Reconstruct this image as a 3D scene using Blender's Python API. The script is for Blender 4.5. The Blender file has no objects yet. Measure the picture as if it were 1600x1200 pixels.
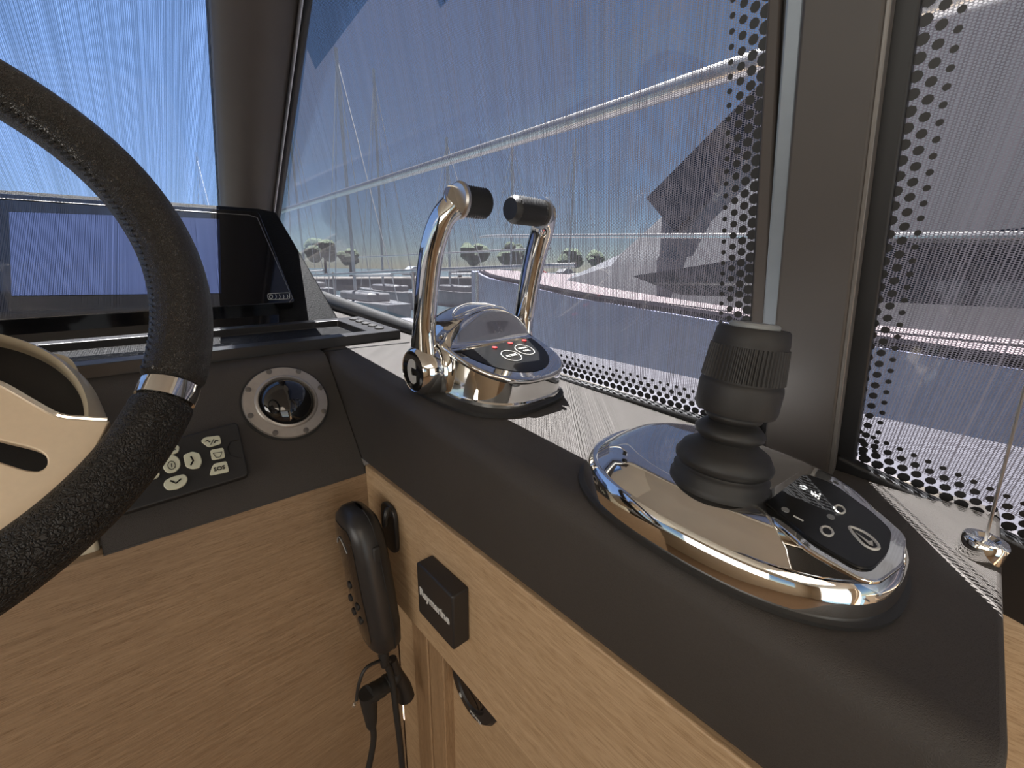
import bpy, math, random
from mathutils import Vector, Matrix
random.seed(7)
PI = math.pi
V = Vector
S = bpy.context.scene
COL = S.collection
# ------------------------------------------------------------------ camera
F = 663.0
CAM = V((0, 0, 1.15))
def _basis():
    y = V(((170-800)/F, -(411-600)/F, -1)).normalized()
    x = V(((1550-800)/F, -(431-600)/F, -1)); x = (x - y*x.dot(y)).normalized()
    return Matrix((x, y, x.cross(y)))
RM = _basis()                       # camera space -> world
cam = bpy.data.objects.new('camera', bpy.data.cameras.new('camera')); COL.objects.link(cam)
cam.matrix_world = Matrix.Translation(CAM) @ RM.to_4x4()
cam.data.sensor_width = 36; cam.data.lens = 36*F/1600; cam.data.clip_start = .01; cam.data.clip_end = 2000
S.camera = cam
# ------------------------------------------------------------------ world, sun, exposure
w = bpy.data.worlds.new('sky'); S.world = w; w.use_nodes = True
nt = w.node_tree; nt.nodes.clear()
sky = nt.nodes.new('ShaderNodeTexSky'); sky.sky_type = 'NISHITA'; sky.sun_disc = False
SUN = V((.145, .28, 1)).normalized()
sky.sun_elevation = math.asin(SUN.z); sky.sun_rotation = math.atan2(SUN.x, SUN.y)
sky.altitude = 1500; sky.air_density = 1.0; sky.dust_density = .15; sky.ozone_density = 2.6
bg = nt.nodes.new('ShaderNodeBackground'); bg.inputs[1].default_value = .09
wo = nt.nodes.new('ShaderNodeOutputWorld')
nt.links.new(sky.outputs[0], bg.inputs[0]); nt.links.new(bg.outputs[0], wo.inputs[0])
sl = bpy.data.lights.new('sun', 'SUN'); sl.energy = 62.0; sl.angle = math.radians(.1); sl.color = (1, .95, .88)
so = bpy.data.objects.new('sun', sl); COL.objects.link(so); so.rotation_euler = SUN.to_track_quat('Z', 'Y').to_euler(); so.location = (1, 2, 8)
def area(name, loc, direction, sx, sy, power, color):
    l = bpy.data.lights.new(name, 'AREA'); l.shape = 'RECTANGLE'; l.size = sx; l.size_y = sy; l.energy = power; l.color = color
    o = bpy.data.objects.new(name, l); COL.objects.link(o); o.location = loc
    o.rotation_euler = V(direction).to_track_quat('-Z', 'Y').to_euler(); return o
area('saloon_ceiling_lamp', (-.7, -1.2, 1.74), (0, 0, -1), 1.2, 1.0, 14, (1, .86, .70))  # unseen fill light added to lift the cabin from above
area('aft_doorway_daylight', (-.6, -2.75, 1.0), (0.1, 1, 0), 1.3, 1.5, 9, (1, .95, .88))  # added fill light behind the camera, brightens the aft-facing surfaces
area('port_window_daylight', (-1.86, -.2, 1.25), (1, .1, -.15), 1.6, .5, 16, (1, .93, .84))  # added fill light from port, brightens the fascia side
S.view_settings.view_transform = 'Standard'; S.view_settings.look = 'None'
S.view_settings.exposure = 0.0; S.view_settings.gamma = 1; S.view_settings.use_curve_mapping = False
try:
    S.cycles.transparent_max_bounces = 24; S.cycles.max_bounces = 10; S.cycles.sample_clamp_indirect = 8
except Exception: pass
# ------------------------------------------------------------------ rays from the lens to real planes
def ray(u, v): return RM @ V(((u-800)/F, -(v-600)/F, -1))
def hit(u, v, p, n):
    d = ray(u, v); return CAM + d*((V(p)-CAM).dot(n)/d.dot(n))
def hx(u, v, x): return hit(u, v, (x, 0, 0), V((1, 0, 0)))
def hy(u, v, y): return hit(u, v, (0, y, 0), V((0, 1, 0)))
def hz(u, v, z): return hit(u, v, (0, 0, z), V((0, 0, 1)))
TN = V((0, -.08, 1)).normalized()                       # ledge and dash top: one plane rising forward
def top(u, v, off=0): return hit(u, v, V((0, 0, .965))+TN*off, TN)
def zt(y): return .965+.08*y
FT, FB = V((.226, .675, 1.019)), V((.226, .555, .860))
FN = V((1, 0, 0)).cross(FT-FB).normalized()             # sloping dash face
if FN.y > 0: FN = -FN
def face(u, v, off=0): return hit(u, v, FT+FN*off, FN)
W0 = V((.487, .1, .973)); WA = V((-.07, 1, .08)).normalized(); WU = V((-.25, 0, 1))
WN = WA.cross(WU).normalized()
if WN.x > 0: WN = -WN                                    # points inward
WU = (WU-WA*WU.dot(WA)).normalized()
def win(u, v, off=0): return hit(u, v, W0+WN*off, WN)
H0 = V((0, .83, 1.60)); HA = V((1, 0, 0)); HU = V((0, -1, .5)).normalized(); HN = HA.cross(HU).normalized()
if HN.z > 0: HN = -HN                                    # inward (down, aft)
def wsh(u, v, off=0): return hit(u, v, H0+HN*off, HN)
# ------------------------------------------------------------------ materials
def mat(name, color=(.5, .5, .5), rough=.5, metal=0., **k):
    m = bpy.data.materials.new(name); m.use_nodes = True
    b = m.node_tree.nodes['Principled BSDF']
    b.inputs['Base Color'].default_value = (*color, 1); b.inputs['Roughness'].default_value = rough; b.inputs['Metallic'].default_value = metal
    if 'spec' in k: b.inputs['Specular IOR Level'].default_value = k['spec']
    if 'coat' in k: b.inputs['Coat Weight'].default_value = k['coat']; b.inputs['Coat Roughness'].default_value = .03
    if 'emit' in k: b.inputs['Emission Color'].default_value = (*k['emit'], 1); b.inputs['Emission Strength'].default_value = k.get('es', 1)
    if k.get('noise', True):
        n = m.node_tree.nodes; L = m.node_tree.links
        tc = n.new('ShaderNodeTexCoord'); nz = n.new('ShaderNodeTexNoise'); nz.inputs['Scale'].default_value = k.get('ns', 60)
        L.new(tc.outputs['Object'], nz.inputs['Vector'])
        mx = n.new('ShaderNodeMix'); mx.data_type = 'RGBA'; mx.inputs[6].default_value = (*[c*(1-k.get('nv', .08)) for c in color], 1)
        mx.inputs[7].default_value = (*[min(1, c*(1+k.get('nv', .08))) for c in color], 1)
        L.new(nz.outputs[0], mx.inputs[0]); L.new(mx.outputs[2], b.inputs['Base Color'])
    return m
def bump(m, scale, strength, dist=.001, kind='voronoi', stretch=None):
    n = m.node_tree.nodes; L = m.node_tree.links; b = n['Principled BSDF']
    tc = n.new('ShaderNodeTexCoord'); src = tc.outputs['Object']
    if stretch:
        mp = n.new('ShaderNodeMapping'); mp.inputs['Scale'].default_value = stretch; L.new(src, mp.inputs['Vector']); src = mp.outputs[0]
    if kind == 'voronoi':
        t = n.new('ShaderNodeTexVoronoi'); t.feature = 'DISTANCE_TO_EDGE'; nz = n.new('ShaderNodeTexNoise'); nz.inputs['Scale'].default_value = scale*.6
        L.new(src, nz.inputs['Vector']); mx = n.new('ShaderNodeMix'); mx.data_type = 'VECTOR'; mx.inputs[0].default_value = .012
        L.new(src, mx.inputs[4]); L.new(nz.outputs['Color'], mx.inputs[5]); L.new(mx.outputs[1], t.inputs['Vector'])
        rp = n.new('ShaderNodeMapRange'); rp.inputs[2].default_value = .25; L.new(t.outputs['Distance'], rp.inputs[0]); out = rp.outputs[0]
    else:
        t = n.new('ShaderNodeTexNoise'); t.inputs['Detail'].default_value = 4; L.new(src, t.inputs['Vector']); out = t.outputs[0]
    t.inputs['Scale'].default_value = scale
    bp = n.new('ShaderNodeBump'); bp.inputs['Strength'].default_value = strength; bp.inputs['Distance'].default_value = dist
    L.new(out, bp.inputs['Height']); L.new(bp.outputs[0], b.inputs['Normal']); return m
def wood(name, c1, c2, stretch, rough=.45, scale=9):
    m = bpy.data.materials.new(name); m.use_nodes = True; n = m.node_tree.nodes; L = m.node_tree.links; b = n['Principled BSDF']
    tc = n.new('ShaderNodeTexCoord'); mp = n.new('ShaderNodeMapping'); mp.inputs['Scale'].default_value = stretch
    L.new(tc.outputs['Object'], mp.inputs[0])
    a = n.new('ShaderNodeTexNoise'); a.inputs['Scale'].default_value = scale; a.inputs['Detail'].default_value = 6; a.inputs['Roughness'].default_value = .65; a.inputs['Distortion'].default_value = .6
    L.new(mp.outputs[0], a.inputs['Vector'])
    f = n.new('ShaderNodeTexNoise'); f.inputs['Scale'].default_value = scale*7; f.inputs['Detail'].default_value = 3; L.new(mp.outputs[0], f.inputs['Vector'])
    rp = n.new('ShaderNodeValToRGB'); rp.color_ramp.elements[0].position = .3; rp.color_ramp.elements[1].position = .72
    rp.color_ramp.elements[0].color = (*c1, 1); rp.color_ramp.elements[1].color = (*c2, 1); L.new(a.outputs[0], rp.inputs[0])
    r2 = n.new('ShaderNodeValToRGB'); r2.color_ramp.elements[0].position = .34; r2.color_ramp.elements[1].position = .5
    r2.color_ramp.elements[0].color = (.66, .60, .54, 1); r2.color_ramp.elements[1].color = (1, 1, 1, 1); L.new(f.outputs[0], r2.inputs[0])
    mx = n.new('ShaderNodeMix'); mx.data_type = 'RGBA'; mx.blend_type = 'MULTIPLY'; mx.inputs[0].default_value = .75
    L.new(rp.outputs[0], mx.inputs[6]); L.new(r2.outputs[0], mx.inputs[7]); L.new(mx.outputs[2], b.inputs['Base Color'])
    b.inputs['Roughness'].default_value = rough; b.inputs['Specular IOR Level'].default_value = .35
    bp = n.new('ShaderNodeBump'); bp.inputs['Strength'].default_value = .25; bp.inputs['Distance'].default_value = .0006
    L.new(f.outputs[0], bp.inputs['Height']); L.new(bp.outputs[0], b.inputs['Normal']); return m
M = {}
M['leather'] = bump(mat('charcoal_leather', (.048, .042, .037), .6, ns=30, spec=.35), 520, .35, .0006)
M['rim_leather'] = bump(mat('wheel_leather', (.040, .035, .030), .34, ns=40), 480, 1.0, .0014)
M['grain_leather'] = bump(mat('pebbled_leather', (.020, .018, .016), .45, ns=40, spec=.3), 330, .8, .0012)
M['weave'] = bump(mat('ribbed_vinyl', (.009, .009, .009), .6, spec=.1), 160, .9, .0015, 'noise', (1, 1, 6))
M['oak_x'] = wood('oak_across', (.22, .145, .085), (.33, .23, .14), (1.2, 14, 22))  # same oak as the fascia, its weaker light put into a darker colour
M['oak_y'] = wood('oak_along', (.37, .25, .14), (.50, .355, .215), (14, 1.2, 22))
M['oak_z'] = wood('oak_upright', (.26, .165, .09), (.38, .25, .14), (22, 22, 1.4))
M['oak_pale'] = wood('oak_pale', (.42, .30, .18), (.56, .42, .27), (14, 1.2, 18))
M['chrome'] = mat('chrome', (.78, .77, .75), .045, 1, noise=False)
M['steel'] = mat('brushed_steel', (.6, .58, .55), .28, 1, ns=200)
M['satin'] = mat('champagne_satin', (.62, .50, .36), .5, .25, ns=300, nv=.05)
M['cream'] = mat('cream_gelcoat', (.62, .56, .42), .28, 0, coat=.4, ns=14, nv=.07)
M['greymetal'] = mat('grey_bezel', (.40, .37, .34), .38, .55, ns=150)
M['greydark'] = mat('dull_bead', (.14, .13, .12), .4, .4, ns=90)
M['black'] = mat('black_plastic', (.018, .017, .017), .38, ns=80)
M['matte'] = bump(mat('black_matte', (.016, .015, .0145), .6), 900, .2, .0003, 'noise')
M['rubber'] = mat('black_rubber', (.014, .0135, .013), .55, ns=90)
M['gloss'] = mat('black_gloss', (.006, .006, .007), .06, coat=.6, noise=False)
M['panelblack'] = mat('black_panel', (.010, .010, .010), .28, spec=.25, noise=False)
M['screen'] = mat('unlit_screen', (.022, .030, .065), .07, ns=5, spec=.3)  # reflection of a bluish window overhead, painted as dark blue
M['white'] = mat('white_print', (.55, .55, .52), .5, noise=False)
M['grey'] = mat('grey_print', (.22, .23, .23), .5, noise=False)
M['key'] = mat('pale_key', (.66, .66, .50), .5, ns=50)
M['red'] = mat('red_light', (.8, .05, .05), .35, emit=(1, .08, .07), es=.55, noise=False)
M['brown'] = mat('taupe_lining', (.060, .049, .042), .55, ns=20)
M['pillar'] = mat('pillar_panel', (.050, .043, .038), .5, ns=25)
M['blacktrim'] = mat('black_trim', (.008, .008, .009), .5, ns=25)
M['alu'] = mat('anodised_strip', (.22, .25, .28), .4, .3, ns=60)
M['whitestrip'] = mat('white_strip', (.75, .70, .66), .5, ns=60)
M['beige'] = mat('beige_lining', (.46, .37, .26), .7, ns=4)
M['lining'] = mat('cream_headliner', (.52, .46, .38), .8, ns=4)
M['floor'] = wood('cabin_sole', (.14, .085, .05), (.22, .14, .08), (14, 1.2, 1))
def glass_mat():
    m = bpy.data.materials.new('window_glass'); m.use_nodes = True; n = m.node_tree.nodes; L = m.node_tree.links; n.clear()
    o = n.new('ShaderNodeOutputMaterial'); t = n.new('ShaderNodeBsdfTransparent'); t.inputs[0].default_value = (.86, .88, .92, 1)
    g = n.new('ShaderNodeBsdfGlossy'); g.inputs['Roughness'].default_value = .02; ge = n.new('ShaderNodeNewGeometry'); dt = n.new('ShaderNodeVectorMath'); dt.operation = 'DOT_PRODUCT'
    L.new(ge.outputs['Normal'], dt.inputs[0]); L.new(ge.outputs['Incoming'], dt.inputs[1])
    def mm(op, a, b=None):
        q = n.new('ShaderNodeMath'); q.operation = op; L.new(a, q.inputs[0])
        if b is not None: q.inputs[1].default_value = b
        return q.outputs[0]
    s1 = n.new('ShaderNodeMath'); s1.operation = 'SUBTRACT'; s1.inputs[0].default_value = 1; L.new(mm('ABSOLUTE', dt.outputs['Value']), s1.inputs[1])
    fr = mm('ADD', mm('MULTIPLY', mm('POWER', s1.outputs[0], 5), .6), .02)
    x = n.new('ShaderNodeMixShader'); L.new(fr, x.inputs[0]); L.new(t.outputs[0], x.inputs[1]); L.new(g.outputs[0], x.inputs[2]); L.new(x.outputs[0], o.inputs[0]); return m
M['glass'] = glass_mat()
def mesh_mat(name, pu, pv, hu, hv, col, trans, line=0.0):
    """perforated shade cloth: oval holes in columns, from the UV map in metres"""
    m = bpy.data.materials.new(name); m.use_nodes = True; n = m.node_tree.nodes; L = m.node_tree.links; n.clear()
    def mth(op, a, b=None, c=None):
        q = n.new('ShaderNodeMath'); q.operation = op
        for i, s in enumerate((a, b, c)):
            if s is None: continue
            if isinstance(s, (int, float)): q.inputs[i].default_value = s
            else: L.new(s, q.inputs[i])
        return q.outputs[0]
    uv = n.new('ShaderNodeUVMap'); uv.uv_map = 'UVMap'
    nz = n.new('ShaderNodeTexNoise'); nz.inputs['Scale'].default_value = 25; nz.inputs['Detail'].default_value = 1; L.new(uv.outputs[0], nz.inputs['Vector'])
    off = mth('MULTIPLY', mth('SUBTRACT', nz.outputs[0], .5), .0012)
    sp = n.new('ShaderNodeSeparateXYZ'); L.new(uv.outputs[0], sp.inputs[0])
    n1 = n.new('ShaderNodeTexNoise'); n1.noise_dimensions = '1D'; n1.inputs['Scale'].default_value = 260; n1.inputs['Detail'].default_value = 1; L.new(sp.outputs[0], n1.inputs['W'])
    joff = mth('MULTIPLY', mth('SUBTRACT', n1.outputs[0], .5), .0017)
    u = mth('DIVIDE', mth('ADD', sp.outputs[0], mth('ADD', joff, mth('MULTIPLY', off, .4))), pu); v = mth('DIVIDE', mth('ADD', sp.outputs[1], off), pv)
    fl = mth('FLOOR', u); cu = mth('SUBTRACT', mth('FRACT', u), .5); cv = mth('SUBTRACT', mth('FRACT', mth('ADD', v, mth('MULTIPLY', fl, .5))), .5)
    d = mth('ADD', mth('POWER', mth('DIVIDE', cu, hu), 2), mth('POWER', mth('DIVIDE', cv, hv), 2))
    hole = mth('LESS_THAN', d, 1)
    wn = n.new('ShaderNodeTexWhiteNoise'); wn.noise_dimensions = '1D'; L.new(fl, wn.inputs['W'])
    lum = mth('ADD', mth('MULTIPLY', wn.outputs['Value'], line), 1-line*.5)
    cc = n.new('ShaderNodeVectorMath'); cc.operation = 'SCALE'; cc.inputs[0].default_value = col; L.new(lum, cc.inputs[3])
    df = n.new('ShaderNodeBsdfDiffuse'); tl = n.new('ShaderNodeBsdfTranslucent'); L.new(cc.outputs[0], df.inputs[0]); L.new(cc.outputs[0], tl.inputs[0])
    x = n.new('ShaderNodeMixShader'); x.inputs[0].default_value = trans; L.new(df.outputs[0], x.inputs[1]); L.new(tl.outputs[0], x.inputs[2])
    t = n.new('ShaderNodeBsdfTransparent'); y = n.new('ShaderNodeMixShader'); L.new(hole, y.inputs[0]); L.new(x.outputs[0], y.inputs[1]); L.new(t.outputs[0], y.inputs[2])
    o = n.new('ShaderNodeOutputMaterial'); L.new(y.outputs[0], o.inputs[0]); return m
M['mesh_side'] = mesh_mat('side_shade_cloth', .0022, .0016, .39, .38, (.048, .044, .050), .5, .35)
M['mesh_front'] = mesh_mat('front_shade_cloth', .0024, .0018, .41, .41, (.035, .060, .12), .6, .6)
# ------------------------------------------------------------------ builders
class B:
    def __init__(s): s.v = []; s.f = []
    def add(s, vs, fs):
        o = len(s.v); s.v += [V(p) for p in vs]; s.f += [tuple(i+o for i in f) for f in fs]; return s
    def box(s, lo, hi):
        x0, y0, z0 = lo; x1, y1, z1 = hi
        return s.add([(x0,y0,z0),(x1,y0,z0),(x1,y1,z0),(x0,y1,z0),(x0,y0,z1),(x1,y0,z1),(x1,y1,z1),(x0,y1,z1)],
                     [(0,3,2,1),(4,5,6,7),(0,1,5,4),(1,2,6,5),(2,3,7,6),(3,0,4,7)])
    def prism(s, pts, vec):
        n = len(pts); vec = V(vec); pts = [V(p) for p in pts]
        nn = V((0,0,0))
        for i in range(n): nn += (pts[i]-pts[0]).cross(pts[(i+1)%n]-pts[0])
        if nn.dot(vec) > 0: pts = pts[::-1]
        return s.add(pts+[p+vec for p in pts], [tuple(range(n)), tuple(range(2*n-1, n-1, -1))]+[((i+1)%n, i, i+n, (i+1)%n+n) for i in range(n)])
    def rings(s, R, cap0=True, cap1=True, closed=False):
        n = len(R[0]); vs = [p for r in R for p in r]; fs = []; m = len(R)
        for j in range(m if closed else m-1):
            a = j*n; b = ((j+1) % m)*n
            for i in range(n): fs.append((a+i, a+(i+1)%n, b+(i+1)%n, b+i))
        if not closed:
            if cap0: fs.append(tuple(range(n-1, -1, -1)))
            if cap1: fs.append(tuple(range((m-1)*n, m*n)))
        return s.add(vs, fs)
    def lathe(s, prof, o, ax, seg=40, cap=True):
        ax = V(ax).normalized(); a = ax.orthogonal().normalized(); b = ax.cross(a); o = V(o)
        return s.rings([[o+ax*h+(a*math.cos(2*PI*i/seg)+b*math.sin(2*PI*i/seg))*max(r, 1e-5) for i in range(seg)] for r, h in prof], cap, cap)
    def tube(s, path, rad, seg=12, up=None, flat=1.0, closed=False):
        path = [V(p) for p in path]; n = len(path); R = []; prev = None
        for i, p in enumerate(path):
            if closed: t = (path[(i+1) % n]-path[i-1]).normalized()
            else: t = (path[min(i+1, n-1)]-path[max(i-1, 0)]).normalized()
            if up is not None: a = (V(up)-t*t.dot(V(up))).normalized()
            elif prev is None: a = t.orthogonal().normalized()
            else: a = (prev-t*prev.dot(t)).normalized()
            prev = a; b = t.cross(a)
            r = rad[i] if isinstance(rad, (list, tuple)) else rad
            ra, rb = r if isinstance(r, (list, tuple)) else (r, r*flat)
            R.append([p+a*ra*math.cos(2*PI*k/seg)+b*rb*math.sin(2*PI*k/seg) for k in range(seg)])
        return s.rings(R, closed=closed)
WL = {}
def fin(o, label, cat, group, kind):
    if label: o['label'] = label
    if cat: o['category'] = cat
    if group: o['group'] = group
    if kind: o['kind'] = kind
def root(name, loc, label=None, cat=None, group=None, kind=None):
    o = bpy.data.objects.new(name, None); COL.objects.link(o); o.location = loc; o.empty_display_size = .02; WL[o.name] = V(loc)
    fin(o, label, cat, group, kind); return o
def obj(name, b, m, parent=None, label=None, cat=None, group=None, kind=None, bevel=0, seg=2, smooth=38, sub=0, uv=None):
    vs = b.v
    if parent is not None: base = WL[parent.name]
    else:
        lo = V([min(p[i] for p in vs) for i in range(3)]); hi = V([max(p[i] for p in vs) for i in range(3)])
        base = V(((lo.x+hi.x)/2, (lo.y+hi.y)/2, lo.z))
    me = bpy.data.meshes.new(name); me.from_pydata([tuple(p-base) for p in vs], [], b.f); me.materials.append(M[m] if isinstance(m, str) else m)
    me.polygons.foreach_set('use_smooth', [True]*len(me.polygons)); me.update()
    try: me.set_sharp_from_angle(angle=math.radians(smooth))
    except Exception: pass
    if uv:
        l = me.uv_layers.new(name='UVMap')
        for i, lp in enumerate(me.loops):
            l.data[i].uv = uv(vs[lp.vertex_index])
    o = bpy.data.objects.new(name, me); COL.objects.link(o)
    if parent is None: o.location = base; WL[o.name] = base
    else: o.parent = parent; WL[o.name] = base
    if bevel:
        q = o.modifiers.new('bevel', 'BEVEL'); q.width = bevel; q.segments = seg; q.limit_method = 'ANGLE'; q.angle_limit = math.radians(30)
        q.harden_normals = False
    if sub:
        q = o.modifiers.new('sub', 'SUBSURF'); q.levels = sub; q.render_levels = sub
    fin(o, label, cat, group, kind); return o
def text(s, size, origin, xdir, ydir, m, parent, name='lettering', ext=.0002, center=False, bold=0):
    cu = bpy.data.curves.new('t', 'FONT'); cu.body = s; cu.size = size; cu.extrude = ext; cu.offset = bold
    if center: cu.align_x = 'CENTER'; cu.align_y = 'CENTER'
    cu.resolution_u = 2
    t = bpy.data.objects.new('t', cu); COL.objects.link(t); dg = bpy.context.evaluated_depsgraph_get(); dg.update()
    me = t.evaluated_get(dg).to_mesh(); x = V(xdir).normalized(); z = x.cross(V(ydir)).normalized(); y = z.cross(x)
    b = B(); b.add([V(origin)+x*p.co.x+y*p.co.y+z*(p.co.z+ext) for p in me.vertices], [tuple(q.vertices) for q in me.polygons])
    bpy.data.objects.remove(t)
    return obj(name, b, m, parent, smooth=30)
def cr(pts, n=8, closed=False):
    """Catmull-Rom through 3-D points"""
    pts = [V(p) for p in pts]; N = len(pts); out = []
    for i in range(N if closed else N-1):
        g = (lambda k: pts[k % N]) if closed else (lambda k: pts[min(max(k, 0), N-1)])
        a, b_, c, d = g(i-1), g(i), g(i+1), g(i+2)
        for k in range(n):
            t = k/n; out.append(.5*((2*b_)+(c-a)*t+(2*a-5*b_+4*c-d)*t*t+(3*b_-a-3*c+d)*t**3))
    if not closed: out.append(pts[-1])
    return out
def lerp(a, b, t): return a+(b-a)*t
def clip_round(pts, r, n=4):
    """round the corners of a planar polygon of 3-D points"""
    pts = [V(p) for p in pts]; out = []; N = len(pts)
    for i in range(N):
        p = pts[i]; a = pts[i-1]-p; c = pts[(i+1) % N]-p; k = min(r, a.length*.45, c.length*.45)
        A = p+a.normalized()*k; C = p+c.normalized()*k
        for j in range(n+1):
            t = j/n; out.append(A*(1-t)**2+p*2*t*(1-t)+C*t*t)
    return out
# ================================================================== THE SETTING
CZ = 1.76
obj('floor', B().box((-1.9, -2.9, -.04), (.6, 1.7, 0)), 'floor', kind='structure')
cb = B().box((-1.9, -2.9, CZ), (.405, .62, CZ+.05)).box((-.2, .62, CZ), (.375, .98, CZ+.05))  # outboard edge and forward slab: unseen overhang added to shade the ledge
obj('ceiling', cb, 'lining', kind='structure')
# windscreen header: the headliner drops to the top of the windscreen
hb = B().prism([(-1.9, .60, CZ), (-1.9, .60, CZ+.05), (-1.9, .80, 1.66), (-1.9, .835, 1.605), (-1.9, .885, 1.578), (-1.9, .88, 1.568), (-1.9, .80, 1.59)], (2.22, 0, 0))  # lip extended out of view to keep sun off the dash face
obj('trim_1', hb, 'lining', kind='structure')
# starboard header above the side windows, plane leaning inward
def wp(y, z, off=0):          # point on the side window plane by y and z
    p = V((0, y, z)); x = (W0.dot(WN)-y*WN.y-z*WN.z)/WN.x; return V((x, y, z))+WN*off
def hdr(y):  # unseen header edge, shaped to place the sun patches on the ledge
    P = ((-.3, 1.52), (.1, 1.55), (.33, 1.62), (.45, 1.62), (.55, 1.53), (.62, 1.51), (.70, 1.54), (.78, 1.575), (.9, 1.615))
    for (a, b), (c, d) in zip(P, P[1:]):
        if y <= c: return b+(d-b)*(y-a)/(c-a)
    return P[-1][1]
hd = B(); HY = (-2.9, -.3, .1, .33, .45, .55, .62, .70, .78, .9)
for a, b_ in zip(HY, HY[1:]):
    tz = lambda y: CZ if y <= .62 else 1.76-(y-.62)*.5
    hd.prism([wp(a, hdr(max(a, -.3))), wp(b_, hdr(max(b_, -.3))), wp(b_, tz(b_)), wp(a, tz(a))], WN*.012)
obj('trim_2', hd, 'lining', kind='structure')
# starboard wall below the windows
sw = B().prism([wp(-2.9, 0, -.02), wp(1.7, 0, -.02), wp(1.7, zt(1.7)-.03, -.02), wp(-.3, zt(-.3)-.05, -.02), wp(-2.9, zt(-.3)-.05, -.02)], -WN*.03)
for p in sw.v: p.x = max(p.x-.0, .0)
wall = B().prism([(.53, 1.7, 0), (.53, -.03, 0), (.73, -2.9, 0), (.76, -2.9, 0), (.56, -.03, 0), (.56, 1.7, 0)], (0, 0, .90))
obj('wall_starboard', wall, 'oak_pale', kind='structure')
obj('wall_port', B().box((-1.93, -2.9, 0), (-1.88, 1.7, 1.0)).box((-1.93, -2.9, 1.55), (-1.88, 1.7, CZ)).box((-1.93, -2.9, 1.0), (-1.88, -2.0, 1.55)).box((-1.93, -.9, 1.0), (-1.88, -.7, 1.55)), 'beige', kind='structure')
obj('wall_aft', B().box((-1.9, -2.95, 0), (-1.3, -2.9, CZ)).box((.05, -2.95, 0), (.52, -2.9, CZ)).box((-1.3, -2.95, 1.74), (.05, -2.9, CZ)), 'beige', kind='structure')
obj('wall_forward', B().prism([(-1.9, 1.66, 0), (.42, 1.66, 0), (.42, 1.66, 1.12), (-1.9, 1.66, 1.12)], (0, .03, 0)), 'pillar', kind='structure')
# saloon furniture seen only as reflections in the chrome is left to the plain walls
# --- windscreen
def quadgrid(P, nu, nv, thick=None):
    b = B(); vs = []
    for j in range(nv+1):
        for i in range(nu+1):
            s, t = i/nu, j/nv; vs.append(lerp(lerp(P[0], P[1], s), lerp(P[3], P[2], s), t))
    fs = [(j*(nu+1)+i, j*(nu+1)+i+1, (j+1)*(nu+1)+i+1, (j+1)*(nu+1)+i) for j in range(nv) for i in range(nu)]
    return b.add(vs, fs)
def hp(x, y, off=0): return V((x, y, 1.60-.5*(y-.83)))+HN*off
wr = root('window_1', (-.5, 1.6, 1.2), kind='structure')
gl = [hp(-1.88, 1.66), hp(.36, 1.66), hp(.26, .83), hp(-1.88, .83)]
obj('pane', B().prism(gl, -HN*.004), 'glass', wr)
sh = [p-HN*.02 for p in gl]
obj('shade_screen', quadgrid(sh, 1, 1), 'mesh_front', None, 'blue-grey mesh sunshade stretched outside the front windscreen', 'sunshade',
    uv=lambda p: ((p-H0).dot(HA), (p-H0).dot(HU)))
# --- side windows
def window(n, poly, frit_edges, off_in=0.0, pitch=.0100):
    r = root('window_%d' % n, poly[0], kind='structure')
    obj('pane', B().prism(poly, -WN*.004), 'glass', r)
    d = B(); c = sum(poly, V((0, 0, 0)))/len(poly)
    for a, b_ in frit_edges:
        L = (b_-a).length; e = (b_-a).normalized(); q = WN.cross(e)
        if q.dot(c-a) < 0: q = -q
        k = 0
        for row, rad in enumerate((.0046, .0037, .0031, .0022)):
            m = int(L/pitch)
            for i in range(m+1):
                s = i*pitch+(row % 2)*pitch/2
                if s > L: continue
                p = a+e*s+q*(.0012+row*pitch*.80)+WN*.0006
                d.add([p]+[p+(e*math.cos(t*PI/4)+q*math.sin(t*PI/4))*rad for t in range(8)], [(0, 1+t, 1+(t+1) % 8) for t in range(8)])
    if d.v: obj('frit_dots', d, 'blacktrim', r, kind='stuff')
    return r
uvw = lambda p: ((p-W0).dot(WA), (p-W0).dot(WU))
w2 = [win(1163, 662), win(1204, -30), win(1204, -30), win(480, -30)]
top_aft = win(1204, -30); bot_aft = win(1158, 664)
ua = (top_aft-bot_aft); tA = bot_aft+ua*1.5
bot_fwd = wp(1.62, zt(1.62)+.02); bm = win(870, 582)
g2 = [bot_aft, bm, wp(.9, zt(.9)+.012), bot_fwd, wp(1.45, 1.32), wp(.86, 1.60), wp(.35, 1.66), wp(tA.y, 1.66)]
window(2, g2, [(bot_aft, wp(.45, zt(.45)+.01)), (bot_aft, wp(tA.y, hdr(.1)))])
def cloth(poly, off): return [p-WN*off for p in poly]
obj('shade_screen', B().add(cloth(g2, .02), [tuple(range(len(g2)))]), 'mesh_side', None, 'grey mesh sunshade outside the side window between windscreen post and centre pillar', 'sunshade', uv=uvw)
b3 = win(1312, 700); t3 = win(1427, -30); t3x = b3+(t3-b3)*1.6
a3 = win(1600, 835); d3 = (a3-b3)
g3 = [b3, b3+d3*7, wp((b3+d3*7).y, 1.62), wp(t3x.y, 1.62)]
window(3, g3, [(b3, b3+d3*2.2), (b3, t3x)])
obj('shade_screen', B().add(cloth(g3, .02), [(0, 1, 2, 3)]), 'mesh_side', None, 'grey mesh sunshade outside the rear side window right of the centre pillar', 'sunshade', uv=uvw)
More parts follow.
